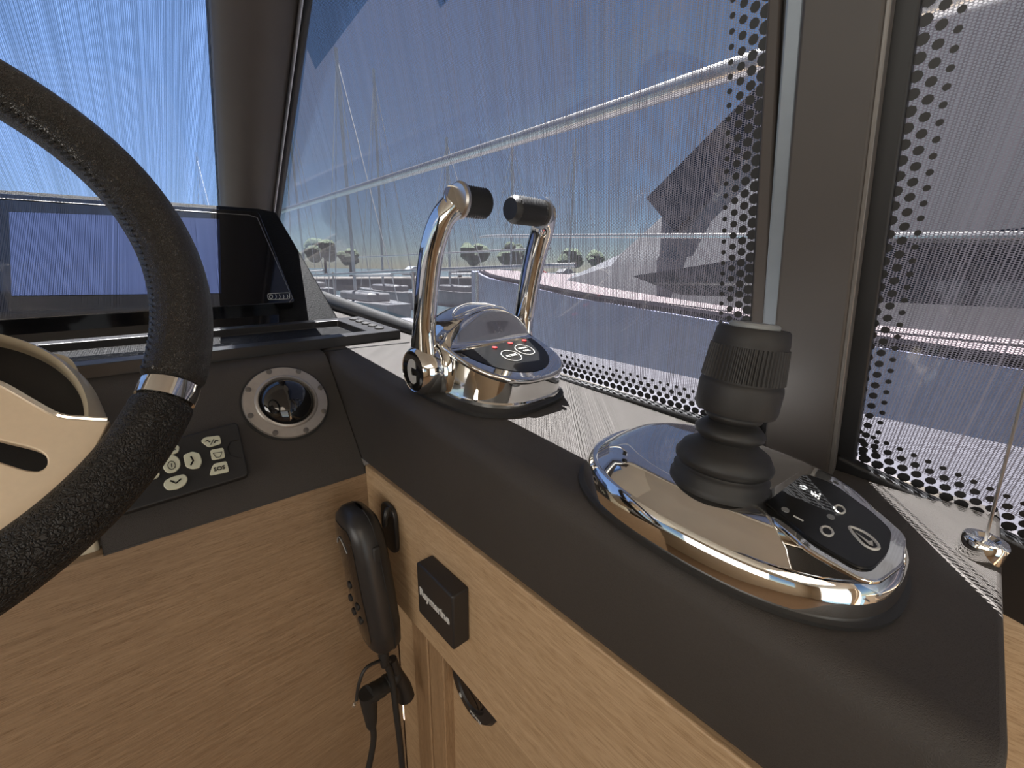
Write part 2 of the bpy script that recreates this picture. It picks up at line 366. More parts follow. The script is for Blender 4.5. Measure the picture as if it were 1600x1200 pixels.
# --- black frames below and between the side windows
def bar(pa, pb, wdt, dep, m, name, parent=None, **k):
    return obj(name, B().prism([pa-WU*wdt, pb-WU*wdt, pb, pa], WN*dep), m, parent, **k)
tr = root('trim_3', wp(.6, zt(.6)), kind='structure')
obj('sill_bar', B().prism([bot_aft, bm, wp(.9, zt(.9)+.014), bot_fwd, bot_fwd-WU*.045, wp(.9, zt(.9)-.02), wp(.05, zt(.05)-.03)], WN*.012), 'blacktrim', tr, bevel=.003)
obj('gasket', B().tube(cr([wp(.42, zt(.42)+.012, .012), wp(.62, zt(.62)+.010, .016), wp(.9, zt(.9)+.014, .022), wp(1.3, zt(1.3)+.024, .026), wp(1.62, zt(1.62)+.03, .026)], 6), [.006+.0009*i for i in range(25)], 10), 'rubber', tr)
obj('sill_bar_aft', B().prism([b3-WU*.002, b3+d3*7-WU*.002, b3+d3*7-WU*.075, b3-WU*.075], WN*.012), 'blacktrim', tr, bevel=.003)
# --- centre pillar
tp = root('trim_4', win(1250, 730), kind='structure')
def strip(name, uv4, off, thick, m, bev=.002, ext=1.78):
    p = [win(*q, off) for q in uv4]       # order: top-left, top-right, bottom-right, bottom-left
    tl = p[3]+(p[0]-p[3])*ext; trr = p[2]+(p[1]-p[2])*ext
    k = min(1, 1)
    return obj(name, B().prism([tl, trr, p[2], p[3]], -WN*thick), m, tp, bevel=bev)
strip('outer_frame', [(1199, 0), (1440, 0), (1330, 760), (1160, 690)], .006, .014, 'blacktrim')
strip('jamb', [(1199, 0), (1221, 0), (1185, 700), (1163, 700)], .012, .010, 'brown')
strip('metal_strip', [(1227, 0), (1258, 0), (1208, 600), (1184, 600)], .018, .014, 'alu')
strip('cover_panel', [(1254, 0), (1384, 0), (1292, 750), (1192, 720)], .028, .026, 'pillar')
strip('bead', [(1383, 0), (1394, 0), (1300, 745), (1292, 742)], .026, .016, 'greydark', .001)
# --- windscreen post (A-pillar): rounded lining
pr = root('trim_5', wsh(345, 330), kind='structure')
def post_ring(v, d):
    ul = lerp(330, 346, v/330); ur = lerp(474, 431, v/330)
    a = wsh(ul, v, .004); c = wsh(ur, v, .004); q = c-a; n = HN
    pts = []
    for i in range(13):
        s = i/12; h = math.sin(PI*min(1, s*1.0))**.7*d
        pts.append(a+q*s+n*h)
    pts += [c-n*.05, a-n*.05]
    return pts
obj('lining', B().rings([post_ring(v, .03) for v in (-160, -80, 0, 80, 160, 240, 320, 400)]), 'brown', pr, smooth=60)
obj('seal', B().tube([wsh(lerp(479, 434, (v)/330), v, .01) for v in (-160, -60, 40, 140, 240, 340, 420)], .009, 10), 'blacktrim', pr)
obj('seal_lip', B().tube([wsh(lerp(471, 428, (v)/330), v, .02) for v in (-160, -60, 40, 140, 240, 340, 420)], .0035, 8), 'steel', pr)
# ================================================================== SIDE CONSOLE
CX = .227
sc = root('side_console', (.35, .3, 0), 'long charcoal leather ledge over pale oak panels under the side windows', 'console')
YA = -.045
def ledge_profile(y):
    z = zt(y); r = .020; o = []
    o.append(V((CX+.004, y, .872)))
    o.append(V((CX, y, .880)))
    for i in range(7):
        a = PI-i*PI/12; o.append(V((CX+r+r*math.cos(a), y, z-r+r*math.sin(a))))
    o.append(V((.497-.07*(y-.1)+.01, y, z))); o.append(V((.50, y, .86)))
    return o
obj('leather_top', B().rings([ledge_profile(y) for y in (YA, 0, .2, .4, .56, .8, 1.2, 1.62)]), 'leather', sc, bevel=.003)
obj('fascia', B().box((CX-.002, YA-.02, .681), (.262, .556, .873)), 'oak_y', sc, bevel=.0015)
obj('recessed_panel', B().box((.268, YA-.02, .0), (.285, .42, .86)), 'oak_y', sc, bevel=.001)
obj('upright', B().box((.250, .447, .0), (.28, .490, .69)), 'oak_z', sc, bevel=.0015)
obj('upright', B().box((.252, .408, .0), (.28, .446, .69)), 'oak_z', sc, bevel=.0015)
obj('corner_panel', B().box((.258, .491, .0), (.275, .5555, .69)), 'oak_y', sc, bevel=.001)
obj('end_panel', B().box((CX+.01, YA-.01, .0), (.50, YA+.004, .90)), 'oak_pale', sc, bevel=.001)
# ================================================================== DASHBOARD
dc = root('dashboard', (-.3, .8, 0), 'charcoal leather dashboard over a wide oak front panel', 'dashboard')
XL = -.054
def dash_ring(x):
    r = .016; P = [V((x, .556, .862)), FB+V((x-FB.x, 0, 0))]
    a = (FT-FB).normalized(); t = V((0, 1, .08)).normalized(); c = V((x, FT.y, FT.z))
    for i in range(6):
        s = i/5; P.append((c-a*r)*(1-s)**2+c*2*s*(1-s)+(c+t*r)*s*s)
    P += [V((x, 1.655, zt(1.655))), V((x, 1.655, .86))]
    return P
obj('leather_pad', B().rings([dash_ring(x) for x in (XL, 0, .1, .2, CX-.001)]), 'leather', dc, bevel=.002)
obj('top_pad', B().prism([V((-1.88, .70, zt(.70)-.003)), V((XL-.001, .70, zt(.70)-.003)), V((XL-.001, 1.655, zt(1.655)-.003)), V((-1.88, 1.655, zt(1.655)-.003))], (0, 0, -.10)), 'leather', dc)
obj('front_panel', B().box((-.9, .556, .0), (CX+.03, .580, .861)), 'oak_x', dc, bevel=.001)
obj('seam', B().tube([top(506, 549, .0004), top(560, 543, .0006), top(640, 535, .0006)], .0009, 6), 'blacktrim', dc)
obj('vent_strip', B().prism([top(70, 549, .003), top(232, 531, .003), top(236, 543, .003), top(70, 562, .003)], -TN*.006), 'whitestrip', dc, bevel=.0008)
vb = B()
for i in range(14):
    for j in range(3):
        s = (i+.3+.2*(j % 2))/14; t = (j+.5)/3
        def q(s_, t_): return top(lerp(lerp(74, 232, s_), lerp(76, 235, s_), t_), lerp(lerp(549, 531, s_), lerp(561, 543, s_), t_), .0032)
        vb.add([q(s, t-.08), q(s+.035, t-.08), q(s+.035, t+.08), q(s, t+.08)], [(0, 1, 2, 3)])
obj('vent_slots', vb, 'panelblack', dc, kind='stuff')
# ================================================================== CHART DISPLAY
A0 = V((.2613, .93, 1.081)); A1 = V((.2613, 1.107, 1.261)); DN = V((1, 0, 0)).cross(A1-A0).normalized()
if DN.y > 0: DN = -DN
def dsp(u, v, off=0): return hit(u, v, A0+DN*off, DN)
cd = root('chart_display', dsp(200, 500), 'wide black glass chart display, switched off, behind the steering wheel', 'display')
body = clip_round([dsp(-260, 516), dsp(461, 472), dsp(404, 331), dsp(-260, 283)], .008)
obj('bezel', B().prism(body, -DN*.020), 'gloss', cd, bevel=.001)
obj('screen', B().prism([dsp(18, 462, .0006), dsp(346, 458, .0006), dsp(343, 342, .0006), dsp(14, 331, .0006)], -DN*.001), 'screen', cd)  # outline follows the edges of the painted reflection
obj('edge_trim', B().tube([dsp(u, v, .0005) for u, v in ((-260, 300), (0, 310), (388, 336), (402, 340), (457, 466), (452, 472.5))], .0008, 6), 'greydark', cd)
ic = B().tube(clip_round([dsp(418, 459, .001), dsp(452, 457, .001), dsp(453, 467, .001), dsp(419, 468, .001)], .004), .0004, 5, closed=True)
ic.tube([dsp(423.5+2.4*math.cos(t*PI/6), 463.5+2.8*math.sin(t*PI/6), .001) for t in range(12)], .0006, 5, closed=True)
for k in range(4):
    ic.tube([dsp(430.5+k*6, 460, .001), dsp(432+k*6, 463.5, .001), dsp(430.5+k*6, 467, .001)], .0004, 5)
obj('icon_strip', ic, 'white', cd)
HB = [dsp(-260, 560, -.02), dsp(530, 499, -.022), dsp(432, 331, -.022), dsp(404, 325, -.022), dsp(-260, 276, -.022)]
dh = obj('housing', B().prism(HB, -DN*.05), 'weave', cd, bevel=.004)
obj('lower_panel', B().prism([dsp(-240, 560, -.018), dsp(436, 512, -.018), dsp(436, 470, -.018), dsp(-240, 480, -.018)], -DN*.004), 'gloss', cd)
# ================================================================== TRAY
ty = .012
tc = [top(240, 575, 0), top(626, 529, 0), top(530, 506, 0), top(190, 528, 0)]
a, b_ = top(150, 590), top(626, 529); e = (b_-a).normalized(); q = TN.cross(e)
TL_ = .64; TD = .155; P0 = b_
stray = root('storage_tray', b_-e*.2, 'long black open tray with small round keys lying on the dash top', 'tray')
def tq(s, t, h): return P0-e*s+q*t+TN*h
fr = B()
outer = [(0, 0), (TL_, 0), (TL_, TD), (0, TD)]
inner = [(.055, .022), (TL_-.02, .022), (TL_-.02, TD-.02), (.055, TD-.02)]
vs = [tq(*p, 0) for p in outer]+[tq(*p, .016) for p in outer]+[tq(*p, .016) for p in inner]+[tq(*p, .004) for p in inner]
fs = [(0, 1, 5, 4), (1, 2, 6, 5), (2, 3, 7, 6), (3, 0, 4, 7), (4, 5, 9, 8), (5, 6, 10, 9), (6, 7, 11, 10), (7, 4, 8, 11), (8, 9, 13, 12), (9, 10, 14, 13), (10, 11, 15, 14), (11, 8, 12, 15), (12, 13, 14, 15)]
obj('frame', B().add(vs, fs), 'black', stray, bevel=.0012)
obj('mat', B().prism([tq(.062, .03, .0045), tq(TL_-.03, .03, .0045), tq(TL_-.03, TD-.028, .0045), tq(.062, TD-.028, .0045)], TN*.001), 'weave', stray)
for k in range(5):
    c = tq(.026, .03+k*.024, .016); obj('key', B().lathe([(.0085, 0), (.0085, .002), (.007, .0032)], c, TN, 16), 'matte', stray)
# ================================================================== TRACKBALL
tb0 = face(448, 629)
tb = root('trackball', tb0, 'round grey bezel with a shiny black dome on the dash face', 'controller')
obj('ring', B().lathe([(.053, 0), (.054, .003), (.0525, .0055), (.040, .0065), (.0385, .009), (.036, .0095), (.0345, .007), (.034, .0)], tb0, FN, 72, cap=False), 'greymetal', tb, smooth=50)
ub = V((1, 0, 0)); vb_ = FN.cross(ub)
obj('gasket', B().lathe([(.0565, 0), (.0565, .0012), (.053, .0014)], tb0, FN, 64), 'rubber', tb)
for k in range(8):
    t = 2*PI*(k+.3)/8; c = tb0+(ub*math.cos(t)+vb_*math.sin(t))*.0492
    obj('notch', B().lathe([(.0036, .003), (.0036, .0072), (.0028, .0075)], c, FN, 14), 'greydark', tb)
dm = [(.0345, .001)]+[(.0345*math.cos(a*PI/20), .001+.020*math.sin(a*PI/20)) for a in range(1, 11)]
obj('dome', B().lathe(dm, tb0, FN, 56), 'gloss', tb, smooth=60)
# ================================================================== KEYPAD REMOTE
kp0 = face(290, 745)
kp = root('keypad_remote', kp0, 'black keypad with pale rubber keys half hidden behind the wheel rim', 'remote')
FU = (FT-FB).normalized()
def fp(x, s, off=0): return V((x, FB.y, FB.z))+FU*s+FN*off       # s metres up the slope from the bottom edge
sTR = (face(370, 663)-FB).dot(FU); sBR = (face(386, 748)-FB).dot(FU); sBL = (face(190, 806)-FB).dot(FU)
body = clip_round([face(188, 808), face(388, 747), face(370, 664), fp(-.035, sTR-.012)], .006)
obj('body', B().prism(body, FN*.013), 'matte', kp, bevel=.0025, seg=3)
KO = .0145
def key(poly, name='button', r=.0025):
    pts = clip_round([face(*p, .0132) for p in poly], r, 3)
    return obj(name, B().prism(pts, FN*.0028), 'key', kp, bevel=.0008)
key([(255, 715), (268, 710), (280, 716), (283, 728), (276, 738), (262, 741), (254, 732)], r=.005)
kk = key([(286, 712), (300, 706), (312, 709), (316, 722), (312, 732), (300, 734), (290, 730)])
kd = key([(257, 752), (268, 746), (288, 741), (294, 748), (290, 758), (278, 765), (262, 767), (255, 760)])
key([(262, 697), (272, 694), (281, 698), (279, 708), (266, 712), (260, 706)])
key([(231, 746), (243, 735), (251, 741), (246, 748), (232, 752)])
key([(313, 690), (320, 684), (343, 681), (346, 694), (326, 700)])
key([(328, 704), (349, 700), (352, 716), (331, 720)])
ks = key([(331, 730), (335, 725), (354, 721), (358, 738), (327, 744)])
mk = B()
P = lambda u, v: face(u, v, .0162)
mk.tube([P(268+6*math.cos(t*PI/6), 727+6.5*math.sin(t*PI/6)) for t in range(12)], .0004, 5, closed=True)
mk.tube([P(268, 724), P(268.5, 730)], .0005, 5)
mk.tube([P(298, 713), P(302, 719.5), P(298, 727)], .0009, 6)
mk.tube([P(266, 751), P(275, 755), P(283, 748)], .0009, 6)
mk.tube([P(268, 702), P(271, 700), P(274, 703)], .0008, 6)
mk.tube([P(333, 708), P(347, 706), P(344, 714), P(338, 715), P(333, 708)], .0004, 5)
mk.tube([P(329, 695), P(334, 686)], .0004, 5); mk.tube([P(321, 690), P(324, 688), P(328, 691)], .0007, 5); mk.tube([P(335, 692), P(337, 688), P(341, 689)], .0007, 5)
obj('key_marks', mk, 'panelblack', kp)
xd = P(352, 730)-P(334, 734.5); text('SOS', .0066, P(343, 732), xd, FU, 'panelblack', kp, center=True, bold=.00018)
obj('end_cover', B().tube([face(u, v, .0134) for u, v in ((372, 687), (360, 690), (356, 700), (360, 712), (378, 716))], .0005, 5), 'panelblack', kp)
# ================================================================== STEERING WHEEL
WC = V((-.147, .38, 1.139)); TA = .565; WR = .18
wn = V((0, -math.cos(TA), math.sin(TA))); we1 = V((1, 0, 0)); we2 = wn.cross(we1).normalized()
if we2.z < 0: we2 = -we2
sw_ = root('steering_wheel', WC, 'leather-wrapped steering wheel with chrome collar and champagne spoke', 'steering wheel')
def wpt(t, r=WR, off=0): return WC+(we1*math.cos(t)+we2*math.sin(t))*r+wn*off
def wpl(u, v, off=0): return hit(u, v, WC+wn*off, wn)
def ang(u, v): p = wpl(u, v)-WC; return math.atan2(p.dot(we2), p.dot(we1))
tcx = ang(257, 612)
def rim(name, t0, t1, r, m, ends=True, n=90, **k):
    R = []; K = 28
    for i in range(n+1):
        s = i/n; t = lerp(t0, t1, s); rr = r
        d = min(s, 1-s)*abs(t1-t0)*WR
        if ends and d < .006: rr = r*(.80+.20*math.sqrt(max(0, 1-(1-d/.006)**2)))
        c = wpt(t); rad = (c-WC).normalized()
        R.append([c+(rad*math.cos(2*PI*j/K)+wn*math.sin(2*PI*j/K))*rr for j in range(K)])
    return obj(name, B().rings(R), m, sw_, smooth=60, **k)
dc_ = .030
rim('rim_cover', tcx+dc_, PI-tcx-dc_, .0172, 'rim_leather', n=150)
rim('lower_grip', tcx-dc_, -PI-tcx+PI-PI+dc_+2*0-0.0 if False else -(PI+tcx)+dc_ , .0165, 'grain_leather', n=130)
for t0 in (tcx, PI-tcx):
    R = []
    for i, (s, rr) in enumerate(((-.034, .0135), (-.030, .0158), (0, .0160), (.030, .0158), (.034, .0135))):
        c = wpt(t0+s); rad = (c-WC).normalized(); R.append([c+(rad*math.cos(2*PI*j/28)+wn*math.sin(2*PI*j/28))*rr for j in range(28)])
    obj('collar', B().rings(R), 'chrome', sw_, smooth=50)
st = B(); n = 150
for i in range(n):
    t = lerp(tcx+.05, PI-tcx-.05, i/n); dt = (PI-2*tcx)/n*.7
    for sgn in (0,):
        c0 = wpt(t); c1 = wpt(t+dt); th0, th1 = PI-.55, PI-.32
        r0 = (c0-WC).normalized(); r1 = (c1-WC).normalized()
        st.tube([c0+(r0*math.cos(th0)+wn*math.sin(th0))*.0174, c1+(r1*math.cos(th1)+wn*math.sin(th1))*.0174], .0007, 5)
obj('stitching', st, 'blacktrim', sw_, kind='stuff')
# spokes
def outline(mir):
    pts = [(-190, 545), (-60, 580), (0, 600), (50, 628), (92, 650), (130, 655), (172, 657), (150, 700), (100, 770), (40, 830), (-30, 870), (-100, 800), (-190, 760)]
    o = [wpl(u, v, -.004) for u, v in pts]
    o[0] = wpt(math.radians(-18), .050, -.004); o[-1] = wpt(math.radians(-84), .050, -.004)
    return o
sp = outline(0)
slot = [(-70, 668), (0, 688), (40, 697), (62, 704), (74, 714), (74, 728), (62, 737), (40, 735), (0, 722), (-70, 700)]
slot = [wpl(u, v, -.004) for u, v in slot]
def holed(outer, inner, vec):
    """plate with one hole: bridge outer and inner loops by a triangulated curve fill"""
    import bmesh
    bm = bmesh.new(); es = []
    for loop in (outer, inner):
        vv = [bm.verts.new(p) for p in loop]
        es += [bm.edges.new((vv[i], vv[(i+1) % len(vv)])) for i in range(len(vv))]
    bmesh.ops.triangle_fill(bm, use_beauty=True, use_dissolve=True, edges=es, normal=wn)
    ex = bmesh.ops.extrude_face_region(bm, geom=bm.faces[:])
    for g in ex['geom']:
        if isinstance(g, bmesh.types.BMVert): g.co += vec
    bmesh.ops.recalc_face_normals(bm, faces=bm.faces[:])
    bm.verts.index_update(); b = B(); b.add([v.co.copy() for v in bm.verts], [tuple(v.index for v in f.verts) for f in bm.faces]); bm.free(); return b
osm = cr(sp[:7], 5)+cr(sp[7:], 4); ism = clip_round(slot, .006, 3)
obj('spoke', holed(osm, ism, -wn*.008), 'satin', sw_, bevel=.0012)
def mirror(ps): return [WC+we1*(-(p-WC).dot(we1))+we2*((p-WC).dot(we2))+wn*((p-WC).dot(wn)) for p in ps]
obj('spoke', holed(mirror(osm), mirror(ism), -wn*.008), 'satin', sw_, bevel=.0012)
edge = [wpl(u, v, -.0042) for u, v in ((-60, 579), (0, 599), (50, 627), (92, 649), (130, 654), (168, 656))]
obj('spoke_edge', B().tube(cr(edge, 5), .0016, 8), 'chrome', sw_)
obj('hub', B().lathe([(.060, -.02), (.062, .004), (.055, .010), (.02, .013), (.001, .0135)], WC, wn, 48), 'satin', sw_)
obj('hub_shaft', B().lathe([(.03, -.10), (.035, -.018)], WC, wn, 32), 'black', sw_)
# ================================================================== COLUMN POD behind the wheel
pp = WC-wn*.075
pod = root('column_pod', pp-wn*.08, 'cream moulded pod with a dark round face behind the steering wheel', 'pod')
pcn = hit(-85, 662, pp, wn); pr1 = (hit(0, 513, pp, wn)-pcn).length
obj('surround', B().lathe([(pr1*.93, -.10), (pr1*1.0, -.05), (pr1*1.0, -.02), (pr1*.96, -.004), (pr1*.92, .004), (pr1*.885, .002), (pr1*.875, -.004), (pr1*.865, -.03)], pcn, wn, 90, cap=False), 'cream', pod, smooth=60)
obj('dark_face', B().lathe([(pr1*.88, -.03), (pr1*.875, -.012), (pr1*.3, -.008), (.001, -.006)], pcn, wn, 80), 'matte', pod)
lug = [hit(u, v, pp-wn*.01, wn) for u, v in ((10, 520), (60, 545), (104, 551), (121, 572), (122, 612), (112, 665), (84, 665), (80, 630), (62, 590), (40, 560))]
obj('shoulder', B().prism([p-wn*.004 for p in clip_round(lug, .006)], -wn*.014), 'cream', pod, bevel=.004, seg=4)
obj('column_shroud', B().prism([V((-.30, .60, .80)), V((-.0565, .60, .80)), V((-.0565, .60, .845)), V((-.0565, .690, 1.0)), V((-.30, .690, 1.0))][:3]+[V((-.30, .60, .845))], (0, .02, 0)), 'cream', pod)
sh_ = B(); 
for_p = [V((-.34, .575, .80)), V((-.34, .565, .90)), V((-.34, .64, 1.0)), V((-.34, .70, 1.02)), V((-.34, .76, .80))]
sh_.prism(for_p, (.2835, 0, 0)); obj('column_cover', sh_, 'cream', pod, bevel=.004)
# ================================================================== THROTTLE CONTROL
TC = V((.346, .418, zt(.418)))
th = root('throttle_control', TC, 'chrome twin-lever throttle with black grips standing on the leather ledge', 'throttle')
_a = math.radians(6); TY = V((-math.sin(_a), math.cos(_a), .08)).normalized(); TX = TY.cross(TN).normalized()
def se(c, a, b, n, K=144):
    o = []
    for i in range(K):
        t = 2*PI*i/K; ct, s_ = math.cos(t), math.sin(t)
        o.append((c[0]+a*math.copysign(abs(ct)**(2/n), ct), c[1]+b*math.copysign(abs(s_)**(2/n), s_)))
    return o
def tl(x, y, z): return TC+TX*x+TY*y+TN*z
HW, HD = .076, .088
def topz(x, y):
    s2 = min(1, (x/HW)**2+(y/HD)**2)
    q = min(1, max(0, (y+.004)/.012)); q = q*q*(3-2*q)
    return .036+.27*(y+HD)+(.034*(1-s2)**.8+.004)*q*min(1, (1-s2)*6)-.12*max(0, y-.02)
R = []
for k, z in ((1.0, .004), (1.0, .010), (.985, .012), (.975, .034)): R.append([tl(x, y, z if z < .03 else .034+.27*(y+HD*.98)*1.0-.006*0-.10*max(0, y-.03)) for x, y in se((0, 0), HW*k, HD*k, 2.7)])
obj('skirt', B().rings(R[:3]+[[tl(x, y, topz(x*1.03, y*1.03)-.004) for x, y in se((0, 0), HW*.975, HD*.975, 2.7)]]), 'chrome', th, smooth=30)
R = []
for k in (.985, 1.0, 1.005, 1.0, .98, .955, .93, .90, .86, .82, .78, .73, .68, .62, .56, .50, .44, .38, .32, .26, .20, .14, .08, .03):
    i = len(R); dz = (-.004, -.002, .000, .002)[i] if i < 4 else .003
    R.append([tl(x, y, topz(x, y)+dz) for x, y in se((0, 0), HW*k, HD*k, 2.7-(1-k)*.6)])
dt = B(); NR, NC = 90, 40; vs = []
for j in range(NR+1):
    y = -HD*.962*math.cos(PI*j/NR); ww = HW*.962*max(0, 1-abs(y/(HD*.962))**2.6)**(1/2.6)
    for i in range(NC+1):
        x = -ww*math.cos(PI*i/NC); vs.append(tl(x, y, topz(x, y)+.003))
dt.add(vs, [(j*(NC+1)+i, j*(NC+1)+i+1, (j+1)*(NC+1)+i+1, (j+1)*(NC+1)+i) for j in range(NR) for i in range(NC)])
dt.rings(R[:6], False, False)
obj('dome_top', dt, 'chrome', th, smooth=50)
obj('base_gasket', B().rings([[tl(x, y, z) for x, y in se((-.006, 0), a, b, 2.8)] for a, b, z in ((.087, .093, 0), (.087, .093, .004), (.084, .090, .006))]), 'rubber', th)
# black touch panel on the aft half of the dome
def dome(x, y, o=.0036): return tl(x, y, topz(x, y)+o)
pb = B(); K = 24; pan = []
ax, by, yc = .067, .071, -.006
rows = []
for j in range(7):
    k = j/6
    rows.append([dome(*( (lambda t: (ax*math.cos(t)*(.98 if j else 1), yc+ (by*math.sin(t))*k + (1-k)*( -.004)))(PI+PI*i/K) )) for i in range(K+1)])
vs = [p for r in rows for p in r]; fs = [(j*(K+1)+i, (j+1)*(K+1)+i, (j+1)*(K+1)+i+1, j*(K+1)+i+1) for j in range(6) for i in range(K)]
obj('touch_panel', B().add(vs, fs), 'panelblack', th, smooth=60)
def ringm(cx, cy, r, w, N=28): return B().tube([dome(cx+r*math.cos(2*PI*i/N), cy+r*.9*math.sin(2*PI*i/N), .0044) for i in range(N)], w, 5, closed=True)
for cx, cy, s1, s2 in ((-.008, -.040, 'ACTIVE', None), (.024, -.034, 'WARM', 'SYNC')):
    obj('button_ring', ringm(cx, cy, .0135, .0005), 'white', th)
    n0 = (dome(cx+.002, cy)-dome(cx-.002, cy)); up = (dome(cx, cy+.002)-dome(cx, cy-.002))
    nn = n0.cross(up).normalized()
    if s2: text(s1, .0048, dome(cx, cy+.004)+nn*.001, n0, up, 'white', th, center=True, bold=.00008); text(s2, .0048, dome(cx, cy-.003)+nn*.001, n0, up, 'white', th, center=True, bold=.00008)
    else: text(s1, .0056, dome(cx, cy)+nn*.001, n0, up, 'white', th, center=True, bold=.0001)
for cx, cy in ((-.014, -.017), (.018, -.014), (.046, -.014)):
    c = dome(cx, cy, .0040); obj('indicator_light', B().lathe([(.0032, 0), (.0032, .0008), (.002, .0012)], c, TN, 14), 'red', th)
# engraved oval mark on the dome
mk = B().tube(cr([dome(x, y, .0046) for x, y in ((-.050, .020), (-.032, .036), (.0, .045), (.030, .041), (.050, .026), (.030, .016), (0, .013), (-.030, .014))], 6, True), .0006, 5, closed=True)
mk.tube([dome(.0, .046, .0046), dome(.012, .030, .0046), dome(.016, .014, .0046)], .0006, 5)
obj('engraved_mark', mk, 'greymetal', th)
sb = B(); K = 20
sb.add([dome(-.030, .060, .0036)]+[dome(-.030+.017*math.cos(2*PI*i/K)*1, .060+.0045*math.sin(2*PI*i/K), .0037) for i in range(K)], [(0, 1+i, 1+(i+1) % K) for i in range(K)])
obj('slot', sb, 'blacktrim', th)
# levers
def lever(side, xo, grip_x0, grip_x1, py, pz, label=None):
    """side -1: outboard face to port; the grip turns inward"""
    s = side
    rt = obj('lever', B().tube(cr([V((xo, py, pz)), V((xo, py-.002, pz+.03)), V((xo+.001*s, py-.008, pz+.06)), V((xo+.001*s, py-.016, pz+.10)), V((xo+.000*s, py-.028, pz+.14)), V((xo-.004*s, py-.042, pz+.168)), V((xo-.014*s, py-.052, pz+.183)), V((grip_x0, py-.056, pz+.186))], 6),
        [(r1, r2) for r1, r2 in [(lerp(.027, .0165, min(1, i/11)) if i < 11 else lerp(.0165, .0172, max(0, (i-11)/31)), lerp(.013, .0115, min(1, i/9)) if i < 30 else lerp(.0115, .0160, (i-30)/12)) for i in range(43)]], 24, up=(0, -1, 0)), 'chrome', th, smooth=60)
    o = V((xo, py, pz)); a = V((s, 0, 0))
    obj('pivot_boss', B().lathe([(.020, -.040), (.030, -.036), (.033, -.018), (.0335, -.014), (.032, .004), (.027, .013), (.0245, .0155), (.0235, .0145)], o, a, 48), 'chrome', rt, smooth=40)
    obj('pivot_gap', B().lathe([(.034, -.020), (.034, -.0165)], o, a, 48), 'blacktrim', rt)
    rd = obj('emblem_disc', B().lathe([(.0235, .0140), (.0235, .0150), (.001, .0151)], o, a, 40), 'gloss', rt)
    # the light C-shaped mark in the disc
    N = 28; pts = []
    yv = V((0, 1, 0)) if s > 0 else V((0, -1, 0)); f = lambda y, z: o+a*.0153+yv*y+V((0, 0, z))
    pts = [f(.0115*math.cos(t), .0150*math.sin(t)) for t in [lerp(.9, 2*PI-.9, i/N) for i in range(N+1)]]
    pts += [f(.0075, -.004), f(-.002, -.005), f(-.004, 0), f(-.002, .005), f(.0075, .004)]
    obj('emblem', B().prism(pts, a*.0006), 'white', rt)
    gx = V((grip_x1-grip_x0, 0, 0)).normalized(); g0 = V((grip_x0, py-.056, pz+.186)); L = abs(grip_x1-grip_x0)
    obj('collar', B().lathe([(.0165, -.002), (.0185, 0), (.0185, .003), (.015, .0035)], g0, gx, 32), 'steel', rt)
    # knurled grip
    R = []; K = 40; n = 22
    for i in range(n+1):
        h = lerp(.003, L, i/n); ring = []
        ax_ = gx; u1 = V((0, 1, 0)); u2 = V((0, 0, 1))
        for j in range(K):
            r = .0150+(.0013 if (i+j) % 2 else 0)*(1 if 1 < i < n-2 else 0)
            if i >= n-1: r -= (.001, .0028)[i-(n-1)]
            ring.append(g0+ax_*h+(u1*math.cos(2*PI*j/K)+u2*math.sin(2*PI*j/K))*r)
        R.append(ring)
    obj('grip', B().rings(R), 'rubber', rt, smooth=20)
    return rt
lever(-1, .260, .275, .312, .440, 1.031)
lever(1, .425, .406, .352, .446, 1.031)
TY = V((0, 1, .08)).normalized(); TX = V((1, 0, 0))
# ================================================================== JOYSTICK CONTROL
JC = V((.315, .105, zt(.105)))
jk = root('joystick_control', JC, 'chrome oval joystick base with rubber bellows and ribbed black knob', 'joystick')
def jl(x, y, z): return JC+TX*x+TY*y+TN*z
JA, JB = .083, .108
prof = [(1.0, .0), (1.0, .002), (.995, .012), (.975, .020), (.945, .0235), (.925, .0225), (.905, .0235), (.84, .031), (.76, .037), (.70, .0395), (.66, .0400), (.5, .0400), (.25, .0400), (.05, .04)]
obj('base', B().rings([[jl(x, y, z) for x, y in se((0, 0), JA*k, JB*k, 2.45, 96)] for k, z in prof], cap0=True), 'chrome', jk, smooth=60)
obj('base_gasket', B().rings([[jl(x, y, z) for x, y in se((0, 0), a_, b2, 2.45, 96)] for a_, b2, z in ((JA+.003, JB+.003, 0), (JA+.003, JB+.003, .0025), (JA-.001, JB-.001, .0035))]), 'rubber', jk)
def jp(u, v, off=.0): return hit(u, v, JC+TN*(.0405+off), TN)
pan = [jp(1196, 790), jp(1256, 744), jp(1300, 760), jp(1362, 806), jp(1392, 835), jp(1386, 868), jp(1362, 893), jp(1340, 893), jp(1270, 852)]
pan = cr([pan[0]]*1+pan, 1)
obj('panel_surround', B().prism(clip_round([p+(p-sum(pan, V((0,0,0)))/len(pan)).normalized()*.0075-TN*.002 for p in pan], .006), TN*.003), 'chrome', jk, bevel=.0012)
obj('touch_panel', B().prism(clip_round([p+TN*.001 for p in pan], .006), TN*.0016), 'panelblack', jk, bevel=.0004)
sy = B(); J = lambda u, v: jp(u, v, .0028)
def oval(b, u, v, a_, c_, N=20, rot=.5, w=.0007):
    b.tube([J(u+a_*math.cos(2*PI*i/N)*math.cos(rot)-c_*math.sin(2*PI*i/N)*math.sin(rot), v+a_*math.cos(2*PI*i/N)*math.sin(rot)+c_*math.sin(2*PI*i/N)*math.cos(rot)) for i in range(N)], w, 5, closed=True)
oval(sy, 1312, 796, 8.5, 5.5); oval(sy, 1292, 830, 10, 6.5)
